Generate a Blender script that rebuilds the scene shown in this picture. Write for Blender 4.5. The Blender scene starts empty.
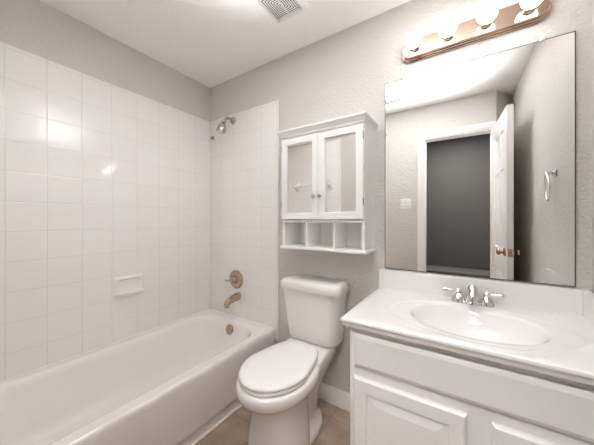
import bpy, bmesh, math
from mathutils import Vector, Matrix

S = bpy.context.scene
COL = S.collection

# ---------------------------------------------------------------- camera, world, exposure
cam_d = bpy.data.cameras.new('camera')
cam = bpy.data.objects.new('camera', cam_d)
COL.objects.link(cam)
cam.location = (0.0, -1.547, 1.212)
cam.rotation_euler = (math.radians(90), 0, math.radians(33.3))
cam_d.sensor_fit = 'HORIZONTAL'
cam_d.sensor_width = 36
cam_d.lens = 256 / 594 * 36
cam_d.shift_y = -2.5 / 594
cam_d.clip_start = 0.005
S.camera = cam

W = bpy.data.worlds.new('world')
S.world = W
W.use_nodes = True
W.node_tree.nodes['Background'].inputs[0].default_value = (0.9, 0.92, 1, 1)
W.node_tree.nodes['Background'].inputs[1].default_value = 0.3

S.view_settings.view_transform = 'Standard'
S.view_settings.look = 'None'
S.view_settings.gamma = 1
S.view_settings.use_curve_mapping = False
S.view_settings.exposure = 1.26
S.cycles.use_denoising = True
S.cycles.max_bounces = 16
S.cycles.diffuse_bounces = 10
S.cycles.glossy_bounces = 8
S.cycles.caustics_reflective = False
S.cycles.sample_clamp_indirect = 6

BULB_STRENGTH = 5.8
# the photographer's flash panel, aimed up so that its light comes back off the ceiling
fl = bpy.data.lights.new('bounce_flash', 'AREA')
fl.shape = 'RECTANGLE'
fl.size = 0.9
fl.size_y = 0.4
fl.spread = math.radians(84)
fl.energy = 8.0
fl.color = (0.92, 0.955, 1.0)
flo = bpy.data.objects.new('bounce_flash', fl)
COL.objects.link(flo)
flo.location = (-0.47, -0.96, 1.88)
flo.rotation_euler = (math.radians(175), 0, 0)
# added fill light without a fixture, brightens vanity, tub and floor through the doorway
hl = bpy.data.lights.new('hall_fill', 'AREA')
hl.shape = 'DISK'
hl.size = 0.45
hl.energy = 14
hl.color = (0.96, 0.97, 1.0)
hlo = bpy.data.objects.new('hall_fill', hl)
COL.objects.link(hlo)
hlo.location = (-0.1, -2.05, 2.38)

# ---------------------------------------------------------------- materials
def nt(m):
    return m.node_tree.nodes, m.node_tree.links

def mat(name, col, rough=0.5, metal=0.0, coat=0.0, spec=0.5):
    m = bpy.data.materials.new(name)
    m.use_nodes = True
    b = m.node_tree.nodes['Principled BSDF']
    b.inputs['Base Color'].default_value = (*col, 1)
    b.inputs['Roughness'].default_value = rough
    b.inputs['Metallic'].default_value = metal
    b.inputs['Coat Weight'].default_value = coat
    b.inputs['Coat Roughness'].default_value = 0.05
    b.inputs['Specular IOR Level'].default_value = spec
    return m

def math_node(n, l, op, a, b=None, c=None):
    x = n.new('ShaderNodeMath')
    x.operation = op
    for i, v in enumerate((a, b, c)):
        if v is None:
            continue
        if isinstance(v, (int, float)):
            x.inputs[i].default_value = v
        else:
            l.new(v, x.inputs[i])
    return x.outputs[0]

def plaster(name, col, scale=55, strength=0.35, dist=0.004, rough=0.75):
    m = mat(name, col, rough)
    n, l = nt(m)
    b = n['Principled BSDF']
    g = n.new('ShaderNodeNewGeometry')
    no = n.new('ShaderNodeTexNoise')
    no.inputs['Scale'].default_value = scale
    no.inputs['Detail'].default_value = 4
    no.inputs['Roughness'].default_value = 0.55
    l.new(g.outputs['Position'], no.inputs['Vector'])
    r = n.new('ShaderNodeValToRGB')
    r.color_ramp.elements[0].position = 0.42
    r.color_ramp.elements[1].position = 0.62
    l.new(no.outputs['Fac'], r.inputs[0])
    bp = n.new('ShaderNodeBump')
    bp.inputs['Strength'].default_value = strength
    bp.inputs['Distance'].default_value = dist
    l.new(r.outputs[0], bp.inputs['Height'])
    l.new(bp.outputs[0], b.inputs['Normal'])
    return m

def tile_mat(name, axes, pitch, offs, col, grout, gw, rough, mottled=None, bump=0.5, coat=0.0):
    """square tiles: axes are two of X/Y/Z, offs where one joint runs on each"""
    m = mat(name, col, rough, coat=coat)
    n, l = nt(m)
    b = n['Principled BSDF']
    g = n.new('ShaderNodeNewGeometry')
    sp = n.new('ShaderNodeSeparateXYZ')
    l.new(g.outputs['Position'], sp.inputs[0])
    ds, cells = [], []
    for ax, p, o in zip(axes, pitch, offs):
        t = math_node(n, l, 'SUBTRACT', sp.outputs[ax], o)
        t = math_node(n, l, 'DIVIDE', t, p)
        cells.append(math_node(n, l, 'FLOOR', t))
        fr = math_node(n, l, 'FRACT', t)
        d = math_node(n, l, 'ABSOLUTE', math_node(n, l, 'SUBTRACT', fr, 0.5))
        d = math_node(n, l, 'SUBTRACT', 0.5, d)
        ds.append(math_node(n, l, 'MULTIPLY', d, p))
    d = math_node(n, l, 'MINIMUM', ds[0], ds[1])
    k = n.new('ShaderNodeMapRange')
    k.interpolation_type = 'SMOOTHSTEP'
    k.inputs['From Min'].default_value = gw * 0.35
    k.inputs['From Max'].default_value = gw
    l.new(d, k.inputs['Value'])
    mix = n.new('ShaderNodeMix')
    mix.data_type = 'RGBA'
    l.new(k.outputs[0], mix.inputs[0])
    mix.inputs[6].default_value = (*grout, 1)
    mix.inputs[7].default_value = (*col, 1)
    if mottled:
        no = n.new('ShaderNodeTexNoise')
        no.inputs['Scale'].default_value = 7
        no.inputs['Detail'].default_value = 6
        cb = n.new('ShaderNodeCombineXYZ')
        l.new(math_node(n, l, 'MULTIPLY', cells[0], 3.7), cb.inputs[0])
        l.new(math_node(n, l, 'MULTIPLY', cells[1], 5.3), cb.inputs[1])
        va = n.new('ShaderNodeVectorMath')
        l.new(g.outputs['Position'], va.inputs[0])
        l.new(cb.outputs[0], va.inputs[1])
        l.new(va.outputs[0], no.inputs['Vector'])
        cr = n.new('ShaderNodeValToRGB')
        cr.color_ramp.elements[0].position = 0.3
        cr.color_ramp.elements[0].color = (*mottled[0], 1)
        cr.color_ramp.elements[1].position = 0.7
        cr.color_ramp.elements[1].color = (*mottled[1], 1)
        l.new(no.outputs['Fac'], cr.inputs[0])
        l.new(cr.outputs[0], mix.inputs[7])
    l.new(mix.outputs[2], b.inputs['Base Color'])
    h = n.new('ShaderNodeMapRange')
    h.interpolation_type = 'SMOOTHSTEP'
    h.inputs['From Min'].default_value = 0
    h.inputs['From Max'].default_value = gw * 2.2
    l.new(d, h.inputs['Value'])
    no2 = n.new('ShaderNodeTexNoise')
    no2.inputs['Scale'].default_value = 9
    l.new(g.outputs['Position'], no2.inputs['Vector'])
    hh = math_node(n, l, 'MULTIPLY_ADD', no2.outputs['Fac'], 0.25, h.outputs[0])
    bp = n.new('ShaderNodeBump')
    bp.inputs['Strength'].default_value = bump
    bp.inputs['Distance'].default_value = 0.0015
    l.new(hh, bp.inputs['Height'])
    l.new(bp.outputs[0], b.inputs['Normal'])
    return m

M = {}
M['wall'] = plaster('greige_plaster', (0.63, 0.604, 0.568), 60, 0.5, 0.004)
M['ceiling'] = plaster('ceiling_paint', (0.93, 0.905, 0.88), 60, 0.25, 0.003)
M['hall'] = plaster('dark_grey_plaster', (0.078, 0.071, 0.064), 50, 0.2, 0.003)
TC, TG = (0.88, 0.86, 0.845), (0.775, 0.755, 0.74)
M['tile_left'] = tile_mat('white_tile_left', (1, 2), (0.159, 0.1585), (0.0, 1.943), TC, TG, 0.0022, 0.11)
M['tile_back'] = tile_mat('white_tile_back', (0, 2), (0.159, 0.1585), (-1.985, 1.943), TC, TG, 0.0022, 0.11)
M['bullnose'] = mat('white_glaze', (0.88, 0.85, 0.83), 0.15)
M['floor'] = tile_mat('brown_floor_tile', (0, 1), (0.305, 0.305), (-0.995, -0.425), (0.4, 0.3, 0.22), (0.23, 0.175, 0.135),
                      0.003, 0.35, ((0.30, 0.215, 0.15), (0.47, 0.365, 0.275)), 0.4)
M['trim'] = mat('white_trim_paint', (0.86, 0.84, 0.82), 0.35)
M['cab'] = mat('white_cabinet_paint', (0.84, 0.82, 0.805), 0.38)
M['wcab'] = mat('white_lacquer', (0.87, 0.86, 0.85), 0.35)
M['tub'] = mat('tub_enamel', (0.84, 0.81, 0.79), 0.12, coat=0.3)
M['china'] = mat('vitreous_china', (0.80, 0.775, 0.745), 0.10, coat=0.3)
M['seat'] = mat('seat_plastic', (0.83, 0.81, 0.795), 0.22)
M['marble'] = mat('cultured_marble', (0.82, 0.80, 0.785), 0.14, coat=0.3)
M['chrome'] = mat('chrome', (0.80, 0.79, 0.77), 0.10, 1)
M['dchrome'] = mat('dull_chrome', (0.50, 0.48, 0.46), 0.18, 1)
M['nickel'] = mat('brushed_bronze_nickel', (0.50, 0.385, 0.285), 0.26, 1)
M['rose'] = mat('rosy_polished_metal', (0.60, 0.44, 0.345), 0.08, 1)
M['brass'] = mat('antique_brass', (0.46, 0.31, 0.17), 0.25, 1)
M['mirror'] = mat('silvered_glass', (0.93, 0.93, 0.92), 0.0, 1)
M['mirror_edge'] = mat('mirror_edge', (0.10, 0.10, 0.095), 0.3, 0.0)
M['plastic'] = mat('clear_plastic', (0.75, 0.73, 0.70), 0.2)
M['white_plastic'] = mat('white_plastic', (0.84, 0.82, 0.80), 0.35)
M['vent'] = mat('vent_plastic', (0.82, 0.80, 0.785), 0.45)
M['dark'] = mat('gap_shade', (0.10, 0.095, 0.09), 0.8)  # shade of the vent hollows, put into the colour
M['bench'] = mat('black_brown_wood', (0.035, 0.03, 0.028), 0.5)
M['benchtop'] = mat('grey_bench_top', (0.14, 0.135, 0.13), 0.5)
M['hallfloor'] = mat('grey_hall_floor', (0.2, 0.19, 0.18), 0.6)
M['caulk'] = mat('white_caulk', (0.84, 0.80, 0.76), 0.5)
M['hinge'] = mat('steel_hinge', (0.55, 0.53, 0.5), 0.25, 1)
mb = bpy.data.materials.new('lit_globe')
mb.use_nodes = True
_b = mb.node_tree.nodes['Principled BSDF']
_b.inputs['Base Color'].default_value = (0.9, 0.9, 0.9, 1)
_b.inputs['Emission Color'].default_value = (1.0, 0.975, 0.955, 1)
_b.inputs['Emission Strength'].default_value = BULB_STRENGTH
M['bulb'] = mb

# ---------------------------------------------------------------- mesh helpers
ORIG = {}

def finish(bm, angle=35):
    bmesh.ops.remove_doubles(bm, verts=bm.verts, dist=1e-6)
    bmesh.ops.recalc_face_normals(bm, faces=bm.faces)
    for f in bm.faces:
        f.smooth = True
    lim = math.radians(angle)
    for e in bm.edges:
        if len(e.link_faces) == 2:
            e.smooth = e.calc_face_angle(0) < lim
        else:
            e.smooth = False

def obj(name, bm, m, parent=None, angle=35, origin=None, label=None):
    finish(bm, angle)
    o_loc = ORIG[parent.name] if parent else Vector(origin or (0, 0, 0))
    bmesh.ops.translate(bm, verts=bm.verts, vec=-o_loc)
    me = bpy.data.meshes.new(name)
    bm.to_mesh(me)
    bm.free()
    for mm in (m if isinstance(m, (list, tuple)) else [m]):
        me.materials.append(mm)
    o = bpy.data.objects.new(name, me)
    COL.objects.link(o)
    if parent:
        o.parent = parent
    else:
        o.location = o_loc
    ORIG[o.name] = o_loc
    if label:
        o['label'] = label
    return o

def thing(name, label, cat, loc, group=None):
    o = bpy.data.objects.new(name, None)
    o.empty_display_size = 0.05
    COL.objects.link(o)
    o.location = loc
    o['label'] = label
    o['category'] = cat
    if group:
        o['group'] = group
    ORIG[o.name] = Vector(loc)
    return o

def tag(o, label, cat):
    o['label'] = label
    o['category'] = cat
    return o

def struct(name, bm, m, label, cat, angle=35, parent=None):
    o = obj(name, bm, m, parent, angle)
    if parent is None:
        o['kind'] = 'structure'
        o['label'] = label
        o['category'] = cat
    return o

def box(bm, x0, x1, y0, y1, z0, z1, bev=0.0, seg=2, mi=0):
    vs = [bm.verts.new((x, y, z)) for x in (x0, x1) for y in (y0, y1) for z in (z0, z1)]
    idx = [(0, 1, 3, 2), (4, 6, 7, 5), (0, 4, 5, 1), (2, 3, 7, 6), (0, 2, 6, 4), (1, 5, 7, 3)]
    fs = [bm.faces.new([vs[i] for i in q]) for q in idx]
    for f in fs:
        f.material_index = mi
    bm.normal_update()
    if bev:
        es = list({e for f in fs for e in f.edges})
        bmesh.ops.bevel(bm, geom=es, offset=bev, segments=seg, profile=0.5, affect='EDGES')
    return bm

def B():
    return bmesh.new()

def bx(*a, **k):
    return box(B(), *a, **k)

def loft(bm, rings, cap0=True, cap1=True, closed=True):
    vr = [[bm.verts.new(p) for p in r] for r in rings]
    n = len(vr[0])
    for a, b in zip(vr, vr[1:]):
        for i in range(n if closed else n - 1):
            j = (i + 1) % n
            bm.faces.new((a[i], a[j], b[j], b[i]))
    if cap0:
        bm.faces.new(vr[0][::-1])
    if cap1:
        bm.faces.new(vr[-1])
    return bm

def rrect(x0, x1, y0, y1, r, z, n=6):
    r = min(r, (x1 - x0) / 2 - 1e-4, (y1 - y0) / 2 - 1e-4)
    pts = []
    for cx, cy, a0 in ((x1 - r, y1 - r, 0), (x0 + r, y1 - r, 90), (x0 + r, y0 + r, 180), (x1 - r, y0 + r, 270)):
        for i in range(n + 1):
            a = math.radians(a0 + 90 * i / n)
            pts.append((cx + r * math.cos(a), cy + r * math.sin(a), z))
    return pts

def rrect_xz(x0, x1, z0, z1, r, y, n=6):
    return [(p[0], y, p[1]) for p in rrect(x0, x1, z0, z1, r, 0, n)]

def lathe(bm, prof, origin, axis, n=24, cap0=True, cap1=True):
    """prof: (radius, distance along axis)"""
    ax = Vector(axis).normalized()
    q = Vector((0, 0, 1)).rotation_difference(ax)
    o = Vector(origin)
    rings = []
    for r, h in prof:
        r = max(r, 1e-4)
        rings.append([o + q @ Vector((r * math.cos(2 * math.pi * i / n), r * math.sin(2 * math.pi * i / n), h)) for i in range(n)])
    return loft(bm, rings, cap0, cap1)

def tube(bm, pts, rad, n=12, cap=True, flat=1.0, closed=False):
    pts = [Vector(p) for p in pts]
    N = len(pts)
    rads = rad if isinstance(rad, (list, tuple)) else [rad] * N
    rings = []
    up = None
    for i, p in enumerate(pts):
        if closed:
            t = (pts[(i + 1) % N] - pts[i - 1]).normalized()
        else:
            t = (pts[min(i + 1, N - 1)] - pts[max(i - 1, 0)]).normalized()
        if up is None:
            up = Vector((0, 0, 1)) if abs(t.z) < 0.9 else Vector((0, 1, 0))
        s = t.cross(up).normalized()
        up = s.cross(t).normalized()
        rings.append([p + rads[i] * (s * math.cos(2 * math.pi * k / n) + up * flat * math.sin(2 * math.pi * k / n)) for k in range(n)])
    if closed:
        rings.append(rings[0])
        return loft(bm, rings, False, False)
    return loft(bm, rings, cap, cap)

def curve_pts(ctrl, n=8):
    """Catmull-Rom through control points"""
    P = [Vector(c) for c in ctrl]
    P = [2 * P[0] - P[1]] + P + [2 * P[-1] - P[-2]]
    out = []
    for i in range(1, len(P) - 2):
        for k in range(n):
            t = k / n
            a, b, c, d = P[i - 1], P[i], P[i + 1], P[i + 2]
            out.append(0.5 * ((2 * b) + (c - a) * t + (2 * a - 5 * b + 4 * c - d) * t * t + (3 * b - a - 3 * c + d) * t ** 3))
    out.append(P[-2])
    return out

# ---------------------------------------------------------------- the room shell
XL, XR, CH, YF = -1.985, 0.42, 2.44, -1.525
def xr(y):                       # the right wall runs a touch out of square
    return 0.438 + 0.030 * y

struct('floor', bx(XL - 0.1, 0.55, -1.80, 0.1, -0.06, 0), M['floor'], 'brown mottled square-tiled bathroom floor', 'floor')
struct('ceiling', bx(XL - 0.1, 0.55, -1.80, 0.1, CH, CH + 0.06), M['ceiling'], 'plain off-white bathroom ceiling', 'ceiling')
struct('wall_back', bx(XL - 0.1, 0.55, 0, 0.1, 0, CH), M['wall'], 'textured greige wall behind the toilet, vanity and mirror', 'wall')
struct('wall_left', bx(XL - 0.1, XL, -1.65, 0, 0, CH), M['wall'], 'greige wall along the bathtub', 'wall')
bm = B()
P = [(xr(0), 0), (xr(-1.75), -1.75), (xr(-1.75) + 0.15, -1.75), (xr(0) + 0.1, 0)]
loft(bm, [[(x, y, 0) for x, y in P], [(x, y, CH) for x, y in P]])
struct('wall_right', bm, M['wall'], 'greige side wall at the end of the vanity', 'wall')
OX0, OX1, OZ = -0.376, 0.222, 2.088
AX = 0.247
bm = B()
box(bm, XL, OX0, YF - 0.115, YF, 0, CH)
box(bm, OX0, OX1, YF - 0.115, YF, OZ, CH)
P = [(OX1, YF), (AX, YF), (xr(-1.74), -1.74), (xr(-1.74), -1.80), (OX1, -1.80)]
loft(bm, [[(x, y, 0) for x, y in P], [(x, y, CH) for x, y in P]])
struct('wall_front', bm, M['wall'], 'greige wall with the open doorway, seen in the mirror', 'wall')

# room beyond the doorway
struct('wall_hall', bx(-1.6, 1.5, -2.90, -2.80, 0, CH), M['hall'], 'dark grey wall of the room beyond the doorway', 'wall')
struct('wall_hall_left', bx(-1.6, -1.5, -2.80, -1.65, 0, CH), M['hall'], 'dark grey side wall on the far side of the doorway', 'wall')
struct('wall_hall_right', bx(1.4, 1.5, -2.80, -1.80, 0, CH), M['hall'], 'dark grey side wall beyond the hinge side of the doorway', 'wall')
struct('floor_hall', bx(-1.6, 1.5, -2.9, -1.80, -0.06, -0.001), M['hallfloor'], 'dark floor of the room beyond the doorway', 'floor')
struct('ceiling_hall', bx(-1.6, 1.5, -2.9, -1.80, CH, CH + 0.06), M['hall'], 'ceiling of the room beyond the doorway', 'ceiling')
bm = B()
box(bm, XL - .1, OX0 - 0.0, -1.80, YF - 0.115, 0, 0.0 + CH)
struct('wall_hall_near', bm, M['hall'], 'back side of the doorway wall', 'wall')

# tile surround
TT = 2.122
T = 0.008
struct('trim_1', bx(XL, XL + T, YF + T, -T, 0.35, TT, bev=0.003), M['tile_left'], 'white square wall tiles along the bathtub', 'wall tile')
struct('trim_2', bx(XL, -1.190, -T, 0, 0.30, TT - 0.0, bev=0.002), M['tile_back'], 'white square wall tiles at the tap end of the bathtub', 'wall tile')
struct('trim_3', bx(XL, -1.180, YF, YF + T, 0.30, TT, bev=0.003), M['tile_back'], 'white square wall tiles at the doorway end of the bathtub', 'wall tile')
bm = B()
loft(bm, [rrect(-1.200, -1.179, -0.0125, 0, 0.006, z) for z in (0.30, TT + 0.001)])
struct('trim_4', bm, M['bullnose'], 'white bullnose edge strip of the tap end tiles', 'trim')
bm = B()
loft(bm, [rrect(-1.192, -1.165, YF, YF + 0.013, 0.006, z) for z in (0.30, TT + 0.001)])
struct('trim_5', bm, M['bullnose'], 'white bullnose edge strip of the tiles near the doorway', 'trim')

# baseboard
bm = B()
prof = [(0, 0), (-0.014, 0), (-0.014, 0.070), (-0.011, 0.080), (-0.011, 0.086), (-0.007, 0.098), (-0.005, 0.108), (0, 0.108)]
loft(bm, [[(x, y, z) for y, z in prof] for x in (-1.179, -0.392)])
struct('baseboard_back', bm, M['trim'], 'white moulded baseboard between bathtub and vanity', 'baseboard', 20)

# door casing (around the doorway on the bathroom side)
bm = B()
def casing(bm, pts_in, pts_out):
    prof = [(0, 0.0), (0, 0.008), (0.35, 0.012), (0.5, 0.016), (0.9, 0.019), (1, 0.014), (1, 0)]
    loft(bm, [[(a[0] + (b[0] - a[0]) * t, YF + d, a[1] + (b[1] - a[1]) * t) for t, d in prof] for a, b in zip(pts_in, pts_out)])
casing(bm, [(OX0, 0), (OX0, OZ), (OX1, OZ), (OX1, 0)], [(OX0 - 0.06, 0), (OX0 - 0.06, OZ + 0.06), (OX1 + 0.024, OZ + 0.06), (OX1 + 0.024, 0)])
struct('trim_6', bm, M['trim'], 'white casing around the doorway, seen in the mirror', 'door casing', 20)
bm = B()
box(bm, OX0, OX0 + 0.015, YF - 0.115, YF, 0, OZ)
box(bm, OX1 - 0.015, OX1, YF - 0.115, YF, 0, OZ)
box(bm, OX0 + 0.015, OX1 - 0.015, YF - 0.115, YF, OZ - 0.015, OZ)
struct('trim_7', bm, M['trim'], 'white jamb lining the doorway', 'door jamb')

# ---------------------------------------------------------------- the open door
def rect_rings(bm, x0, x1, z0, z1, steps, xf):
    """steps: (inset, height) ; xf(x, d, z) -> world"""
    rings = []
    for ins, d in steps:
        rings.append([xf(x0 + ins, d, z0 + ins), xf(x1 - ins, d, z0 + ins), xf(x1 - ins, d, z1 - ins), xf(x0 + ins, d, z1 - ins)])
    loft(bm, rings, False, True)

door = thing('door_1', 'white panelled door standing open, seen in the mirror', 'door', (0.205, YF + 0.02, 0))
door['kind'] = 'structure'
DL, DT, DH = 0.56, 0.040, 2.08
hx, hy = 0.222, YF + 0.022
ang = math.radians(90 - 4.1)
ex, ey = math.cos(ang), math.sin(ang)       # along the leaf
def dxf(a, d, z):                           # a along leaf, d thickness from the left face to the right
    return (hx + ex * a + ey * d, hy + ey * a - ex * d, z)
bm = B()
def dbox(bm, a0, a1, d0, d1, z0, z1):
    vs = [bm.verts.new(dxf(a, d, z)) for a in (a0, a1) for d in (d0, d1) for z in (z0, z1)]
    for q in [(0, 1, 3, 2), (4, 6, 7, 5), (0, 4, 5, 1), (2, 3, 7, 6), (0, 2, 6, 4), (1, 5, 7, 3)]:
        bm.faces.new([vs[i] for i in q])
z_b = 0.012
A1, A2, A3, A4 = 0.09, 0.240, 0.320, 0.470
cols = [(0, A1), (A2, A3), (A4, DL)]
rails = [(z_b, 0.24), (0.80, 0.98), (1.62, 1.72), (1.93, DH)]
for a0, a1 in cols:
    dbox(bm, a0, a1, 0, DT, z_b, DH)
for z0, z1 in rails:
    for a0, a1 in ((A1, A2), (A3, A4)):
        dbox(bm, a0, a1, 0, DT, z0, z1)
for a0, a1 in ((A1, A2), (A3, A4)):
    for z0, z1 in ((0.24, 0.80), (0.98, 1.62), (1.72, 1.93)):
        for side in (0, 1):
            f = (lambda x, d, z: dxf(x, d, z)) if side == 0 else (lambda x, d, z: dxf(x, DT - d, z))
            rect_rings(bm, a0, a1, z0, z1, [(0, 0), (0.004, 0.008), (0.018, 0.010), (0.024, 0.010), (0.05, 0.003)], f)
obj('door_leaf', bm, M['trim'], door, 25)
kz, ka = 0.965, DL - 0.06
for d, s in ((0, -1), (DT, 1)):
    ax = (ey * s, -ex * s, 0)
    k = lathe(B(), [(0.030, 0), (0.032, 0.004), (0.026, 0.010), (0.012, 0.014), (0.011, 0.022), (0.018, 0.026), (0.025, 0.034), (0.026, 0.042), (0.021, 0.051), (0.010, 0.055)], dxf(ka, d, kz), ax)
    obj('door_knob', k, M['brass'], door, 50, label='antique brass door knob')
bm = B()
dbox(bm, DL, DL + 0.0015, 0.006, DT - 0.006, kz - 0.029, kz + 0.029)
dbox(bm, DL, DL + 0.009, 0.012, DT - 0.012, kz - 0.008, kz + 0.008)
obj('latch_plate', bm, M['brass'], door, label='brass latch plate')

# ---------------------------------------------------------------- hall bench, dark in the doorway
hb = thing('storage_bench', 'low dark bench against the grey wall beyond the doorway', 'bench', (-0.1, -2.6, 0))
obj('bench_body', bx(-0.9, 0.75, -2.795, -2.42, 0, 0.50, bev=0.004), M['bench'], hb)
obj('bench_top', bx(-0.92, 0.77, -2.797, -2.40, 0.501, 0.53, bev=0.006), M['benchtop'], hb, label='grey bench top')

# ---------------------------------------------------------------- bathtub
tub = thing('bathtub', 'white alcove bathtub below the tiled walls', 'bathtub', (-1.6, -0.76, 0))
bm = B()
TX0, TX1, TY0, TY1 = XL + T + 0.001, -1.205, YF + T + 0.001, -0.014
RZ = 0.384
def tr(dx, z, r=0.006):
    return rrect(TX0, TX1 - dx, TY0, TY1, r, z, 10)
def ti(i, z, r, fx=0.0, by=0.0):
    return rrect(TX0 + 0.055 + i, TX1 - 0.082 - i - fx, TY0 + 0.085 + i * 1.6, TY1 - 0.075 - i - by, r, z, 10)
rings = [tr(0.022, 0.0), tr(0.020, 0.068), tr(0.008, 0.078), tr(0.006, 0.090), tr(0.004, 0.30), tr(0.000, 0.355), tr(0.001, 0.370),
         tr(0.006, 0.381), tr(0.016, 0.387, 0.008), tr(0.026, RZ, 0.010),
         ti(-0.012, RZ + 0.001, 0.16), ti(0.0, RZ - 0.003, 0.15), ti(0.010, RZ - 0.014, 0.15), ti(0.018, RZ - 0.04, 0.15),
         ti(0.040, 0.24, 0.15), ti(0.058, 0.14, 0.15), ti(0.078, 0.095, 0.14), ti(0.105, 0.072, 0.13), ti(0.14, 0.064, 0.12), ti(0.20, 0.060, 0.08)]
loft(bm, rings, True, True)
obj('tub_shell', bm, M['tub'], tub, 40)
# overflow plate and drain
ov = lathe(B(), [(0.039, 0), (0.040, 0.004), (0.036, 0.008), (0.012, 0.010), (0.004, 0.010)], (-1.590, TY1 - 0.103, 0.328), (0, -1, 0.22), 28)
o = obj('overflow_plate', ov, M['nickel'], tub, 40, label='bronze overflow plate')
obj('screw', lathe(B(), [(0.005, 0), (0.005, 0.002), (0.002, 0.004)], (-1.590, TY1 - 0.113, 0.330), (0, -1, 0.22), 10), M['nickel'], o)
obj('drain', lathe(B(), [(0.032, 0), (0.032, 0.004), (0.022, 0.006), (0.02, 0.003)], (-1.632, -0.33, 0.0605), (0, 0, 1), 24), M['nickel'], tub, 40, label='bronze drain')
obj('wall_caulk', bx(XL + T - 0.001, XL + T + 0.008, TY0, TY1, RZ - 0.006, RZ + 0.006, bev=0.003), M['caulk'], tub)
obj('wall_caulk', bx(XL + T + 0.008, TX1, -T - 0.010, -T + 0.001, RZ - 0.006, RZ + 0.006, bev=0.003), M['caulk'], tub)
obj('caulk_strip', bx(TX1 - 0.024, TX1 - 0.008, TY0, TY1, 0, 0.011, bev=0.003), M['caulk'], tub)

# tap fittings on the tap end wall
YT = -T
tv = thing('shower_valve', 'round bronze shower valve on the white tile above the spout', 'shower valve', (-1.630, YT, 0.708))
obj('escutcheon', lathe(B(), [(0.078, 0), (0.079, 0.003), (0.074, 0.008), (0.055, 0.013), (0.036, 0.016), (0.034, 0.018)], (-1.630, YT, 0.708), (0, -1, 0), 36), M['nickel'], tv, 40)
h = obj('handle', lathe(B(), [(0.030, 0.014), (0.029, 0.030), (0.025, 0.038), (0.026, 0.052), (0.020, 0.062), (0.008, 0.066)], (-1.630, YT, 0.708), (0, -1, 0), 24), M['nickel'], tv, 40)
obj('lever', tube(B(), [(-1.630, YT - 0.05, 0.708), (-1.660, YT - 0.054, 0.702), (-1.690, YT - 0.056, 0.699), (-1.705, YT - 0.056, 0.699)], [0.009, 0.007, 0.008, 0.006], 10), M['nickel'], h, 60)

ts = thing('tub_spout', 'bronze bathtub spout on the white tile below the valve', 'tub spout', (-1.600, YT, 0.565))
bm = B()
rings = []
for y, z, w, hh in ((0, 0.570, 0.029, 0.034), (-0.03, 0.569, 0.029, 0.034), (-0.07, 0.562, 0.027, 0.031), (-0.105, 0.552, 0.025, 0.030), (-0.128, 0.542, 0.023, 0.031), (-0.140, 0.534, 0.020, 0.028), (-0.146, 0.528, 0.013, 0.020)):
    rings.append([(-1.600 + w * math.cos(a) * (1 if math.sin(a) > 0 else 0.9), YT + y, z + hh * math.sin(a)) for a in [2 * math.pi * i / 20 for i in range(20)]])
loft(bm, rings)
obj('spout_body', bm, M['nickel'], ts, 50)
obj('outlet', lathe(B(), [(0.015, 0), (0.015, 0.012), (0.012, 0.012), (0.011, 0.004)], (-1.600, YT - 0.126, 0.518), (0, 0, -1), 18), M['nickel'], ts)

sh = thing('shower_fixture', 'chrome shower head on a short bent arm high on the tile', 'shower head', (-1.650, YT, 2.062))
sx, sz = -1.665, 2.064
obj('wall_flange', lathe(B(), [(0.030, 0), (0.030, 0.004), (0.024, 0.012), (0.013, 0.018)], (sx, YT, sz), (0, -1, 0), 24), M['dchrome'], sh, 40)
arm = curve_pts([(sx, YT - 0.005, sz), (sx - 0.003, YT - 0.04, sz + 0.006), (sx - 0.006, YT - 0.075, sz - 0.002), (sx - 0.008, YT - 0.098, sz - 0.030)], 6)
obj('shower_arm', tube(B(), arm, 0.0115, 12), M['dchrome'], sh, 60)
hd = Vector((-0.12, -0.22, -0.95)).normalized()
hp = Vector(arm[-1]) - hd * 0.004
o = obj('head', lathe(B(), [(0.013, 0), (0.020, 0.004), (0.020, 0.018), (0.014, 0.024), (0.018, 0.030), (0.031, 0.048), (0.036, 0.060), (0.038, 0.098), (0.034, 0.106)], hp, hd, 24), M['dchrome'], sh, 40)
obj('spray_face', lathe(B(), [(0.031, 0.1055), (0.031, 0.108), (0.008, 0.111)], hp, hd, 24), M['chrome'], o, 40)

hk = thing('rod_bracket', 'tiny dark metal bracket on the tile beside the wall corner', 'bracket', (-1.930, YT, 1.962))
obj('bracket_base', lathe(B(), [(0.019, 0), (0.019, 0.006), (0.012, 0.010)], (-1.930, YT, 1.962), (0, -1, 0), 16), M['dchrome'], hk)
obj('bracket_peg', tube(B(), [(-1.930, YT - 0.006, 1.962), (-1.930, YT - 0.02, 1.960), (-1.930, YT - 0.026, 1.952)], [0.013, 0.013, 0.010], 10), M['dchrome'], hk)

# soap dish on the long tiled wall
sd = thing('soap_dish', 'white ceramic soap dish set in the long tiled wall', 'soap dish', (XL + T, -0.692, 0.755))
xw = XL + T
bm = B()
def sr(i, x, r=0.014, zo=0):
    return [(x, p[0], p[1] + zo) for p in rrect(-0.785 + i, -0.600 - i, 0.690 + i, 0.822 - i, r, 0, 5)]
loft(bm, [sr(0, xw), sr(0.0, xw + 0.010), sr(0.004, xw + 0.017), sr(0.012, xw + 0.020), sr(0.020, xw + 0.017), sr(0.025, xw + 0.006), sr(0.03, xw + 0.004)])
obj('dish_frame', bm, M['bullnose'], sd, 40)
bm = B()
yy = lambda t: -0.785 + 0.185 * t
prof = [(0.0, 0.700), (0.022, 0.693), (0.036, 0.696), (0.043, 0.706), (0.042, 0.718), (0.037, 0.720), (0.033, 0.713), (0.02, 0.708), (0.0, 0.712)]
rr = []
for t, sc in ((0.01, 0.45), (0.035, 0.8), (0.09, 0.97), (0.5, 1.0), (0.91, 0.97), (0.965, 0.8), (0.99, 0.45)):
    rr.append([(xw + 0.004 + p * sc, yy(t), 0.705 + (z - 0.705)) for p, z in prof])
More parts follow.
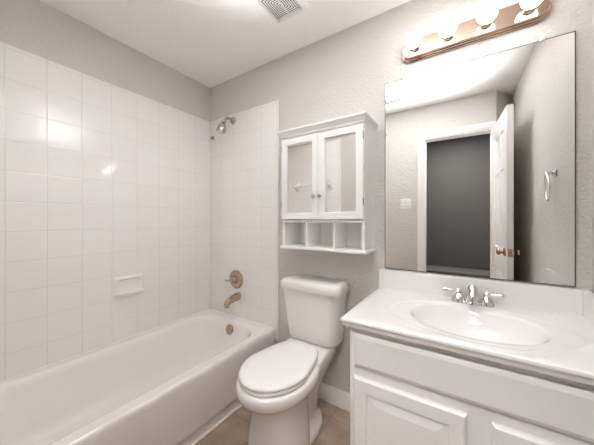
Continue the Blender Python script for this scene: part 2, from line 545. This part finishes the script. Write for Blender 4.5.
loft(bm, rr)
obj('soap_tray', bm, M['bullnose'], sd, 50)

# ceramic towel bar on the doorway end tiles (seen in the wall cabinet's mirrors)
yb = YF + T
tb = thing('towel_bar', 'white ceramic towel bar on the tiles, seen in the cabinet mirrors', 'towel bar', (-1.51, yb, 1.62))
for px in (-1.735, -1.285):
    obj('post', loft(B(), [[(px + p[0], yb + d, 1.62 + p[1]) for p in rrect(-a, a, -c, c, 0.012, 0, 4)] for a, c, d in ((0.032, 0.05, 0), (0.031, 0.048, 0.008), (0.022, 0.034, 0.022), (0.019, 0.024, 0.045), (0.020, 0.022, 0.066), (0.014, 0.016, 0.074))]), M['bullnose'], tb, 50)
obj('bar', lathe(B(), [(0.010, 0), (0.010, 0.42)], (-1.72, yb + 0.053, 1.62), (1, 0, 0), 16), M['bullnose'], tb, 50)

# ---------------------------------------------------------------- toilet
CX = -0.823
toi = thing('toilet', 'white two-piece toilet with closed lid between bathtub and vanity', 'toilet', (CX, -0.36, 0))
def egg(w, yc, lf, lb, z, n=40, pf=2.0, pb=2.6, cx=CX, taper=0.0):
    out = []
    for i in range(n):
        t = 2 * math.pi * i / n
        c, s = math.cos(t), math.sin(t)
        p = pf if c > 0 else pb
        k = (abs(c) ** p + abs(s) ** p) ** (-1 / p)
        out.append((cx + w * s * k * (1 - taper * max(0, -c * k)), yc - (lf if c > 0 else lb) * c * k, z))
    return out
bm = B()
PY = -0.47
rings = [egg(0.152, PY, 0.140, 0.20, 0.0, pf=3, pb=2), egg(0.151, PY, 0.140, 0.20, 0.03, pf=3, pb=2),
         egg(0.146, PY, 0.137, 0.20, 0.12, pf=2.8, pb=2), egg(0.132, PY, 0.135, 0.20, 0.21, pf=2.6, pb=2),
         egg(0.128, PY, 0.152, 0.24, 0.285, pf=2.4, pb=1.9), egg(0.134, PY, 0.172, 0.32, 0.312, pf=2.3, pb=1.9),
         egg(0.154, PY, 0.200, 0.29, 0.328, pf=2.1, pb=2.2), egg(0.176, PY, 0.225, 0.26, 0.345),
         egg(0.188, PY, 0.240, 0.24, 0.365), egg(0.192, PY, 0.244, 0.235, 0.385), egg(0.190, PY, 0.242, 0.235, 0.403), egg(0.184, PY, 0.236, 0.23, 0.414),
         egg(0.172, PY, 0.224, 0.22, 0.417)]
loft(bm, rings)
bowl = obj('bowl', bm, M['china'], toi, 60)
# floor flange with bolt caps
bm = B()
fl_o = [(0.078, -0.135), (0.05, -0.115), (-0.05, -0.115), (-0.078, -0.135), (-0.118, -0.20), (-0.130, -0.27), (-0.132, -0.42), (-0.10, -0.55), (0.10, -0.55), (0.132, -0.42), (0.130, -0.27), (0.118, -0.20)]
fl_o = fl_o[::-1]
def flr(s, z):
    return [(CX + x * s, -0.31 + (y + 0.31) * s, z) for x, y in fl_o]
loft(bm, [flr(1, 0), flr(1, 0.022), flr(0.985, 0.029), flr(0.93, 0.036), flr(0.72, 0.058), flr(0.6, 0.064)])
obj('foot_flange', bm, M['china'], bowl, 45)
for s in (1, -1):
    obj('bolt_cap', lathe(B(), [(0.018, 0), (0.018, 0.014), (0.014, 0.026), (0.006, 0.032)], (CX + 0.091 * s, -0.262, 0.040), (0, 0, 1), 16), M['seat'], toi, 60)
# deck below the tank
bm = B()
loft(bm, [rrect(CX - 0.064, CX + 0.064, -0.36, -0.13, 0.05, 0.03), rrect(CX - 0.064, CX + 0.064, -0.36, -0.12, 0.05, 0.16), rrect(CX - 0.095, CX + 0.095, -0.34, -0.09, 0.05, 0.25), rrect(CX - 0.125, CX + 0.125, -0.36, -0.045, 0.05, 0.33),
          rrect(CX - 0.148, CX + 0.148, -0.38, -0.03, 0.06, 0.39), rrect(CX - 0.150, CX + 0.150, -0.30, -0.03, 0.06, 0.415), rrect(CX - 0.148, CX + 0.148, -0.24, -0.03, 0.05, 0.432), rrect(CX - 0.140, CX + 0.140, -0.22, -0.035, 0.05, 0.4375)])
obj('tank_deck', bm, M['china'], bowl, 60)
# seat and lid
bm = B()
sy, swf, swb, ws, pbk = -0.482, 0.214, 0.284, 0.174, 4.0
loft(bm, [egg(ws - 0.006, sy, swf - 0.004, swb - 0.004, 0.4185, pb=pbk, taper=0.27), egg(ws, sy, swf + 0.002, swb, 0.424, pb=pbk, taper=0.27), egg(ws, sy, swf + 0.002, swb, 0.432, pb=pbk, taper=0.27), egg(ws - 0.005, sy, swf - 0.004, swb - 0.004, 0.437, pb=pbk, taper=0.27)])
obj('seat', bm, M['seat'], toi, 60)
bm = B()
loft(bm, [egg(ws - 0.003, sy, swf - 0.001, swb - 0.004, 0.4395, pb=pbk, taper=0.27), egg(ws + 0.002, sy, swf + 0.004, swb, 0.444, pb=pbk, taper=0.27), egg(ws + 0.002, sy, swf + 0.004, swb, 0.451, pb=pbk, taper=0.27),
          egg(ws - 0.002, sy, swf - 0.001, swb - 0.004, 0.457, pb=pbk, taper=0.27), egg(ws - 0.012, sy, swf - 0.012, swb - 0.014, 0.461, pb=pbk, taper=0.27), egg(0.12, sy, 0.16, 0.20, 0.463, pb=pbk, taper=0.27)])
obj('seat_lid', bm, M['seat'], toi, 60)
# tank
TXC = -0.815
bm = B()
def tk(w, yf, z, r=0.045, bow=0.018, n=8):
    pts = []
    for x, y, zz in rrect(TXC - w, TXC + w, yf, -0.018, r, z, n):
        t = (x - TXC) / w
        fr = (y + 0.018) / (yf + 0.018)
        pts.append((x, y - bow * (1 - t * t) * max(0, fr), zz))
    return pts
def tkf(w, yf, z, bow=0.018):
    return tk(w, yf, z, 0.045, bow)
loft(bm, [tkf(0.150, -0.145, 0.4385), tkf(0.170, -0.160, 0.446), tkf(0.177, -0.168, 0.464), tkf(0.184, -0.178, 0.55), tkf(0.196, -0.191, 0.69), tkf(0.203, -0.196, 0.768)])
obj('tank', bm, M['china'], toi, 60)
bm = B()
def lid(w, yf, z, ex=0):
    return tk(w, yf, z, 0.05, 0.016)
loft(bm, [lid(0.203, -0.200, 0.7685), lid(0.215, -0.212, 0.771), lid(0.217, -0.214, 0.779), lid(0.216, -0.213, 0.806), lid(0.211, -0.208, 0.819), lid(0.200, -0.197, 0.827), lid(0.18, -0.175, 0.830)])
obj('tank_lid', bm, M['china'], toi, 50)

# ---------------------------------------------------------------- wall cabinet over the toilet
KX0, KX1, KF = -1.004, -0.454, -0.190
kab = thing('wall_cabinet', 'white wall cabinet with mirrored doors above the toilet', 'cabinet', (-0.73, 0, 1.03))
bm = B()
t = 0.016
box(bm, KX0, KX0 + t, KF, 0, 1.045, 1.745)
box(bm, KX1 - t, KX1, KF, 0, 1.045, 1.745)
box(bm, KX0 + t, KX1 - t, -0.006, 0, 1.045, 1.745)
box(bm, KX0 + t, KX1 - t, KF, -0.006, 1.729, 1.745)
obj('case', bm, M['wcab'], kab)
obj('bottom_board', bx(KX0 - 0.012, KX1 + 0.012, KF - 0.014, 0, 1.027, 1.044, bev=0.004), M['wcab'], kab)
obj('shelf', bx(KX0 + t + 0.0005, KX1 - t - 0.0005, KF - 0.006, -0.007, 1.196, 1.212, bev=0.002), M['wcab'], kab)
for dx in (-0.826, -0.638):
    obj('divider', bx(dx - 0.006, dx + 0.006, KF + 0.003, -0.007, 1.0445, 1.1955), M['wcab'], kab)
# crown: swept round front and both sides
bm = B()
cp = [(0.0, 1.740), (0.004, 1.740), (0.006, 1.750), (0.010, 1.754), (0.020, 1.768), (0.026, 1.774), (0.027, 1.784), (0.0, 1.784)]
rr = []
KO = KF - 0.012
for px, py, sx_, sy_ in ((KX0, 0, -1, 0), (KX0, KO, -1, -1), (KX1, KO, 0.7, -1), (KX1, 0, 0.7, 0)):
    rr.append([(px + sx_ * d, py + sy_ * d, z) for d, z in cp])
loft(bm, rr)
box(bm, KX0 - 0.002, KX1 + 0.002, KO - 0.002, 0, 1.7455, 1.7835)
obj('crown_moulding', bm, M['wcab'], kab, 20)
for a, b, kx in ((KX0 + 0.003, -0.7325, -0.760), (-0.7295, KX1 - 0.003, -0.703)):
    z0, z1 = 1.2155, 1.730
    yf = KF - 0.0185
    bm = B()
    fw = 0.043
    rings = [[(a + i, y, z0 + i), (b - i, y, z0 + i), (b - i, y, z1 - i), (a + i, y, z1 - i)] for i, y in
             ((0, KF - 0.0015), (0, yf + 0.002), (0.002, yf), (fw - 0.006, yf), (fw, yf + 0.007), (fw, KF - 0.0015))]
    loft(bm, rings + [rings[0]], False, False)
    d = obj('door', bm, M['wcab'], kab, 25)
    ym = yf + 0.010
    bm = B()
    i0, i1 = fw - 0.004, fw + 0.008
    q = [[(a + i, y, z0 + i), (b - i, y, z0 + i), (b - i, y, z1 - i), (a + i, y, z1 - i)] for i, y in ((i0, KF - 0.002), (i0, ym))]
    loft(bm, q)
    obj('mirror_panel', bm, M['mirror'], d, 5, label='bevelled mirror panel')
    obj('knob', lathe(B(), [(0.007, 0), (0.005, 0.004), (0.005, 0.010), (0.011, 0.015), (0.0125, 0.020), (0.010, 0.025), (0.003, 0.0265)], (kx + (0.004 if kx < -0.73 else -0.012), yf, 1.352), (0, -1, 0), 18), M['hinge'], d, 50, label='round metal knob')
    hxx = a - 0.001 if kx < -0.73 else b + 0.001
    for hz in (1.29, 1.65):
        obj('hinge', lathe(B(), [(0.0035, 0), (0.0035, 0.04)], (hxx, yf + 0.002, hz), (0, 0, 1), 10), M['hinge'], d, 50)

# ---------------------------------------------------------------- vanity cabinet
VX0, VX1, VF = -0.401, 0.408, -0.533
van = thing('vanity_cabinet', 'white vanity cabinet with raised panel doors under the sink', 'cabinet', (0.0, -0.26, 0))
bm = B()
box(bm, VX0, VX0 + 0.016, VF, -0.016, 0.09, 0.7805, bev=0.0015)
box(bm, VX1 - 0.016, VX1, VF, -0.016, 0.09, 0.7805, bev=0.0015)
box(bm, VX0 + 0.016, VX1 - 0.016, VF, VF + 0.018, 0.09, 0.7805)
box(bm, VX0 + 0.016, VX1 - 0.016, -0.022, -0.016, 0.09, 0.7805)
box(bm, VX0 + 0.016, VX1 - 0.016, VF + 0.018, -0.022, 0.09, 0.105)
box(bm, VX0 + 0.002, VX1 - 0.002, VF + 0.07, -0.016, 0.0, 0.0905)
obj('cabinet_body', bm, M['cab'], van)
def slab(a, b, z0, z1, steps):
    bm = B()
    rings = [[(a + i, y, z0 + i), (b - i, y, z0 + i), (b - i, y, z1 - i), (a + i, y, z1 - i)] for i, y in steps]
    return loft(bm, rings, True, True)
y1 = VF - 0.0005
y2 = VF - 0.0195
obj('false_drawer_front', slab(-0.381, 0.395, 0.618, 0.752, [(0, y1), (0, y2 + 0.009), (0.003, y2 + 0.006), (0.010, y2 + 0.002), (0.016, y2)]), M['cab'], van, 15)
for a, b in ((-0.381, 0.006), (0.070, 0.395)):
    obj('door', slab(a, b, 0.105, 0.577, [(0, y1), (0, y2 + 0.008), (0.003, y2 + 0.004), (0.008, y2), (0.052, y2), (0.056, y2 + 0.007), (0.064, y2 + 0.007), (0.092, y2 + 0.001), (0.094, y2 + 0.001)]), M['cab'], van, 12)

# ---------------------------------------------------------------- vanity top with integral oval basin
top = thing('sink_countertop', 'white cultured marble vanity top with integral oval basin', 'vanity top', (0.0, -0.28, 0.76))
ZT = 0.815
CX0, CX1, CF, CB = -0.426, 0.419, -0.579, -0.001
bcx, bcy = 0.022, -0.300
NS = 96
def rect_ring(i, z, ib=0.0):
    """rectangle boundary sampled by angle from the basin centre, corners kept"""
    x0, x1, y0, y1_ = CX0 + i, CX1, CF + i, CB
    angs = [2 * math.pi * k / NS for k in range(NS)]
    cor = [(CX1, CB), (CX0, CB), (CX0, CF), (CX1, CF)]
    cori = [(x1, y1_), (x0, y1_), (x0, y0), (x1, y0)]
    snap = {}
    for c, ci in zip(cor, cori):
        a = math.atan2(c[1] - bcy, c[0] - bcx) % (2 * math.pi)
        snap[min(range(NS), key=lambda k: abs(angs[k] - a))] = ci
    pts = []
    for k, a in enumerate(angs):
        if k in snap:
            pts.append((*snap[k], z))
            continue
        c, s = math.cos(a), math.sin(a)
        tt = min(((x1 if c > 0 else x0) - bcx) / c if abs(c) > 1e-9 else 1e9, ((y1_ if s > 0 else y0) - bcy) / s if abs(s) > 1e-9 else 1e9)
        pts.append((bcx + c * tt, bcy + s * tt, z))
    return pts
def oval(a, b, z, cy=bcy):
    out = []
    for k in range(NS):
        an = 2 * math.pi * k / NS
        c, s = math.cos(an), math.sin(an)
        rr = 1 / math.sqrt((c / a) ** 2 + (s / b) ** 2)
        out.append((bcx + c * rr, cy + s * rr, z))
    return out
bm = B()
rings = [rect_ring(0.026, ZT - 0.0335), rect_ring(0.010, ZT - 0.0335), rect_ring(0.007, ZT - 0.031), rect_ring(0.006, ZT - 0.020), rect_ring(0.004, ZT - 0.016), rect_ring(0.0008, ZT - 0.013), rect_ring(0.0, ZT - 0.010), rect_ring(0.0, ZT - 0.005),
         rect_ring(0.002, ZT - 0.0015), rect_ring(0.006, ZT), rect_ring(0.024, ZT),
         oval(0.318, 0.218, ZT, bcy - 0.018), oval(0.315, 0.215, ZT - 0.001, bcy - 0.018), oval(0.306, 0.208, ZT - 0.004, bcy - 0.016), oval(0.298, 0.204, ZT - 0.0045, bcy - 0.013),
         oval(0.236, 0.188, ZT - 0.006), oval(0.228, 0.180, ZT - 0.010), oval(0.220, 0.173, ZT - 0.019), oval(0.212, 0.165, ZT - 0.035), oval(0.198, 0.152, ZT - 0.065),
         oval(0.172, 0.130, ZT - 0.098), oval(0.135, 0.100, ZT - 0.122), oval(0.085, 0.062, ZT - 0.134), oval(0.030, 0.028, ZT - 0.139)]
under = [oval(0.030, 0.028, ZT - 0.151), oval(0.092, 0.068, ZT - 0.146), oval(0.145, 0.110, ZT - 0.134), oval(0.184, 0.141, ZT - 0.108), oval(0.211, 0.164, ZT - 0.072), oval(0.226, 0.178, ZT - 0.0415), oval(0.240, 0.190, ZT - 0.0335)]
loft(bm, rings + under + [rings[0]], False, False)
obj('counter_basin', bm, M['marble'], top, 30)
obj('back_splash', bx(CX0, 0.4055, -0.020, -0.0005, ZT - 0.001, 0.924, bev=0.004), M['marble'], top)
bm = B()
P = [(0.406, -0.0005), (0.424, -0.0005), (0.4185, -0.560), (0.3985, -0.560)]
loft(bm, [[(x, y, z) for x, y in P] for z in (ZT - 0.001, 0.924)])
obj('side_splash', bm, M['marble'], top)
obj('drain', lathe(B(), [(0.028, 0), (0.028, 0.004), (0.02, 0.005), (0.016, 0.002)], (bcx, bcy, ZT - 0.1385), (0, 0, 1), 24), M['chrome'], top, label='chrome drain')

# ---------------------------------------------------------------- sink faucet
FX, FY = 0.028, -0.074
ZF = ZT + 0.0003
fa = thing('sink_faucet', 'chrome two-handle faucet behind the oval basin', 'faucet', (FX, FY, ZF))
sp = curve_pts([(FX, FY, ZF + 0.004), (FX, FY + 0.004, ZF + 0.034), (FX, FY - 0.004, ZF + 0.051), (FX, FY - 0.030, ZF + 0.076), (FX, FY - 0.060, ZF + 0.072), (FX, FY - 0.082, ZF + 0.052), (FX, FY - 0.087, ZF + 0.040)], 6)
n = len(sp)
rad = [0.026 + (0.020 - 0.026) * min(1, i / n * 1.6) for i in range(n)]
o = obj('spout', tube(B(), sp, rad, 18), M['chrome'], fa, 60)
obj('spout_base', lathe(B(), [(0.031, 0), (0.031, 0.005), (0.027, 0.010)], (FX, FY, ZF), (0, 0, 1), 24), M['chrome'], o, 50)
for s in (-1, 1):
    cx_, cy_ = FX + 0.056 * s, FY + 0.006
    h = obj('handle', lathe(B(), [(0.030, 0), (0.030, 0.005), (0.028, 0.009), (0.027, 0.016), (0.022, 0.028), (0.013, 0.036), (0.010, 0.041), (0.014, 0.046), (0.016, 0.052), (0.011, 0.059), (0.005, 0.063)], (cx_, cy_, ZF), (0, 0, 1), 24), M['chrome'], fa, 50)
    lv = [(cx_, cy_, ZF + 0.049), (cx_ + 0.022 * s, cy_ - 0.002, ZF + 0.050), (cx_ + 0.044 * s, cy_ - 0.004, ZF + 0.051), (cx_ + 0.062 * s, cy_ - 0.006, ZF + 0.052), (cx_ + 0.068 * s, cy_ - 0.006, ZF + 0.052)]
    obj('lever', tube(B(), lv, [0.006, 0.0055, 0.0075, 0.0095, 0.005], 10), M['chrome'], h, 60)

# ---------------------------------------------------------------- wall mirror
mi = thing('wall_mirror', 'large frameless wall mirror above the vanity', 'mirror', (0, 0, 0.93))
bm = B()
MX0, MX1, MZ0, MZ1 = -0.395, 0.389, 0.929, 2.008
def mr(i, y):
    return [(MX0 + i, y, MZ0 + i), (MX1 - i, y, MZ0 + i), (MX1 - i, y, MZ1 - i), (MX0 + i, y, MZ1 - i)]
loft(bm, [mr(0, -0.0008), mr(0, -0.0055), mr(0.004, -0.006)], True, True)
bm.normal_update()
for f in bm.faces:
    f.material_index = 0 if len(f.verts) == 4 and f.calc_area() > 0.5 and abs(f.calc_center_median().y + 0.006) < 1e-4 else 1
obj('mirror_glass', bm, [M['mirror'], M['mirror_edge']], mi, 2)
for cxm in (-0.293, 0.284):
    obj('clip', bx(cxm - 0.008, cxm + 0.008, -0.012, -0.0002, MZ1 - 0.007, MZ1 + 0.014, bev=0.003), M['plastic'], mi, label='small clear clip')

# ---------------------------------------------------------------- vanity light bar
LX, LZ = 0.006, 2.146
li = thing('vanity_light', 'rosy metal light bar with four lit globe bulbs above the mirror', 'light fixture', (LX, 0, LZ))
bm = B()
def stad(r, y, n=14):
    hw = 0.310 - 0.056
    pts = []
    for k in range(n + 1):
        a = math.radians(-90 + 180 * k / n)
        pts.append((LX + hw + r * math.cos(a), y, LZ + r * math.sin(a)))
    for k in range(n + 1):
        a = math.radians(90 + 180 * k / n)
        pts.append((LX - hw + r * math.cos(a), y, LZ + r * math.sin(a)))
    return pts
loft(bm, [stad(0.056, -0.0005), stad(0.056, -0.007), stad(0.053, -0.011), stad(0.051, -0.011), stad(0.051, -0.018), stad(0.048, -0.022), stad(0.046, -0.022), stad(0.046, -0.034), stad(0.043, -0.038), stad(0.041, -0.038)])
obj('backplate', bm, M['rose'], li, 20)
for k in range(4):
    bxx = LX + (k - 1.5) * 0.1535
    s = obj('socket', lathe(B(), [(0.027, 0.0375), (0.027, 0.041), (0.022, 0.046), (0.019, 0.052), (0.019, 0.060), (0.016, 0.062)], (bxx, 0, LZ), (0, -1, 0), 24), M['rose'], li, 40)
    prof = [(0.0135, 0.0605), (0.0145, 0.066)]
    for q in range(1, 15):
        a = math.radians(155 - 155 * q / 14)
        prof.append((0.040 * math.sin(a), 0.106 - 0.040 * math.cos(a)))
    obj('bulb', lathe(B(), prof, (bxx, 0, LZ), (0, -1, 0), 28), M['bulb'], s, 60, label='lit frosted globe bulb')

# ---------------------------------------------------------------- ceiling exhaust fan
fx0, fx1, fy0, fy1 = -0.975, -0.748, -0.502, -0.275
ef = thing('exhaust_fan', 'square exhaust fan grille on the ceiling', 'exhaust fan', (-0.86, -0.39, CH))
bm = B()
gx0, gx1, gy0, gy1 = fx0 + 0.020, fx1 - 0.032, fy0 + 0.020, fy1 - 0.026
def fr(i, z):
    return [(fx0 + i, fy0 + i, z), (fx1 - i, fy0 + i, z), (fx1 - i, fy1 - i, z), (fx0 + i, fy1 - i, z)]
def gr(i, z):
    return [(gx0 + i, gy0 + i, z), (gx1 - i, gy0 + i, z), (gx1 - i, gy1 - i, z), (gx0 + i, gy1 - i, z)]
loft(bm, [fr(0, CH - 0.0005), fr(0, CH - 0.006), fr(0.010, CH - 0.016), gr(0, CH - 0.018), gr(0.0, CH - 0.002)], False, False)
obj('fan_cover', bm, M['vent'], ef, 15)
bm = B()
loft(bm, [gr(0, CH - 0.001), gr(0, CH - 0.003)])
obj('fan_opening_shade', bm, M['dark'], ef, label='dark sheet painted as shade inside the fan opening')  # flat dark sheet stands in for the shade behind the grille
bm = B()
step = 0.0118
k = 0.004
while k + 0.005 < (gx1 - gx0) / 2:
    a, b = gr(k, CH - 0.0175), gr(k + 0.0055, CH - 0.0175)
    a2, b2 = gr(k, CH - 0.0155), gr(k + 0.0055, CH - 0.0155)
    loft(bm, [a, b, b2, a2, a], False, False)
    k += step
box(bm, (gx0 + gx1) / 2 - 0.002, (gx0 + gx1) / 2 + 0.002, gy0, gy1, CH - 0.0154, CH - 0.012)
obj('grille', bm, M['vent'], ef, 15)

# ceiling air register (seen in the mirror)
ar = thing('air_register', 'louvred white air register on the ceiling, seen in the mirror', 'air vent', (-0.68, -1.19, CH))
ax0, ax1, ay0, ay1 = -0.84, -0.525, -1.275, -1.105
bm = B()
def rg(i, z):
    return [(ax0 + i, ay0 + i, z), (ax1 - i, ay0 + i, z), (ax1 - i, ay1 - i, z), (ax0 + i, ay1 - i, z)]
loft(bm, [rg(0, CH - 0.0005), rg(0.004, CH - 0.007), rg(0.020, CH - 0.012), rg(0.022, CH - 0.002)], False, False)
obj('register_frame', bm, M['vent'], ar, 15)
obj('register_opening_shade', bx(ax0 + 0.020, ax1 - 0.020, ay0 + 0.020, ay1 - 0.020, CH - 0.003, CH - 0.0008), M['dark'], ar, label='dark sheet painted as shade inside the register opening')  # flat dark slab, painted shade between the louvres
bm = B()
ny = 7
for k in range(ny):
    y = ay0 + 0.026 + (ay1 - ay0 - 0.052) * k / (ny - 1)
    loft(bm, [[(x, y + 0.006, CH - 0.013), (x, y + 0.0045, CH - 0.0135), (x, y - 0.007, CH - 0.006), (x, y - 0.0055, CH - 0.0055)] for x in (ax0 + 0.021, ax1 - 0.021)])
obj('louvres', bm, M['vent'], ar, 15)

# ---------------------------------------------------------------- switch plate and towel ring (seen in the mirror)
sw = thing('switch_plate', 'white double light switch plate beside the doorway, seen in the mirror', 'light switch', (-0.555, YF, 1.392))
bm = B()
def spq(i, y):
    return rrect_xz(-0.555 - 0.058 + i, -0.555 + 0.058 - i, 1.392 - 0.058 + i, 1.392 + 0.058 - i, 0.004, y, 3)
loft(bm, [spq(0, YF + 0.0003), spq(0, YF + 0.003), spq(0.004, YF + 0.006)])
obj('plate', bm, M['white_plastic'], sw, 20)
for dx in (-0.023, 0.023):
    obj('rocker', slab(-0.555 + dx - 0.0165, -0.555 + dx + 0.0165, 1.392 - 0.033, 1.392 + 0.033, [(0, YF + 0.0061), (0.0, YF + 0.009), (0.003, YF + 0.0115)]), M['white_plastic'], sw, 15)

ty = -0.455
tx = xr(ty)
tr_ = thing('towel_ring', 'chrome towel ring on the right wall, seen in the mirror', 'towel ring', (tx, ty, 1.475))
obj('mount', loft(B(), [[(tx - d, ty + p[0], 1.475 + p[1]) for p in rrect(-a, a, -a, a, 0.008, 0, 4)] for a, d in ((0.026, 0.0005), (0.025, 0.006), (0.014, 0.012), (0.010, 0.030), (0.012, 0.040), (0.010, 0.046))]), M['chrome'], tr_, 40)
cz = 1.475 - 0.078
rp = []
for k in range(40):
    a = 2 * math.pi * k / 40
    rp.append((tx - 0.036 - 0.004 * math.cos(a) - 0.004 * math.sin(a), ty + 0.060 * math.sin(a), cz + 0.076 * math.cos(a)))
obj('ring', tube(B(), rp, 0.0055, 10, closed=True), M['chrome'], tr_, 60)
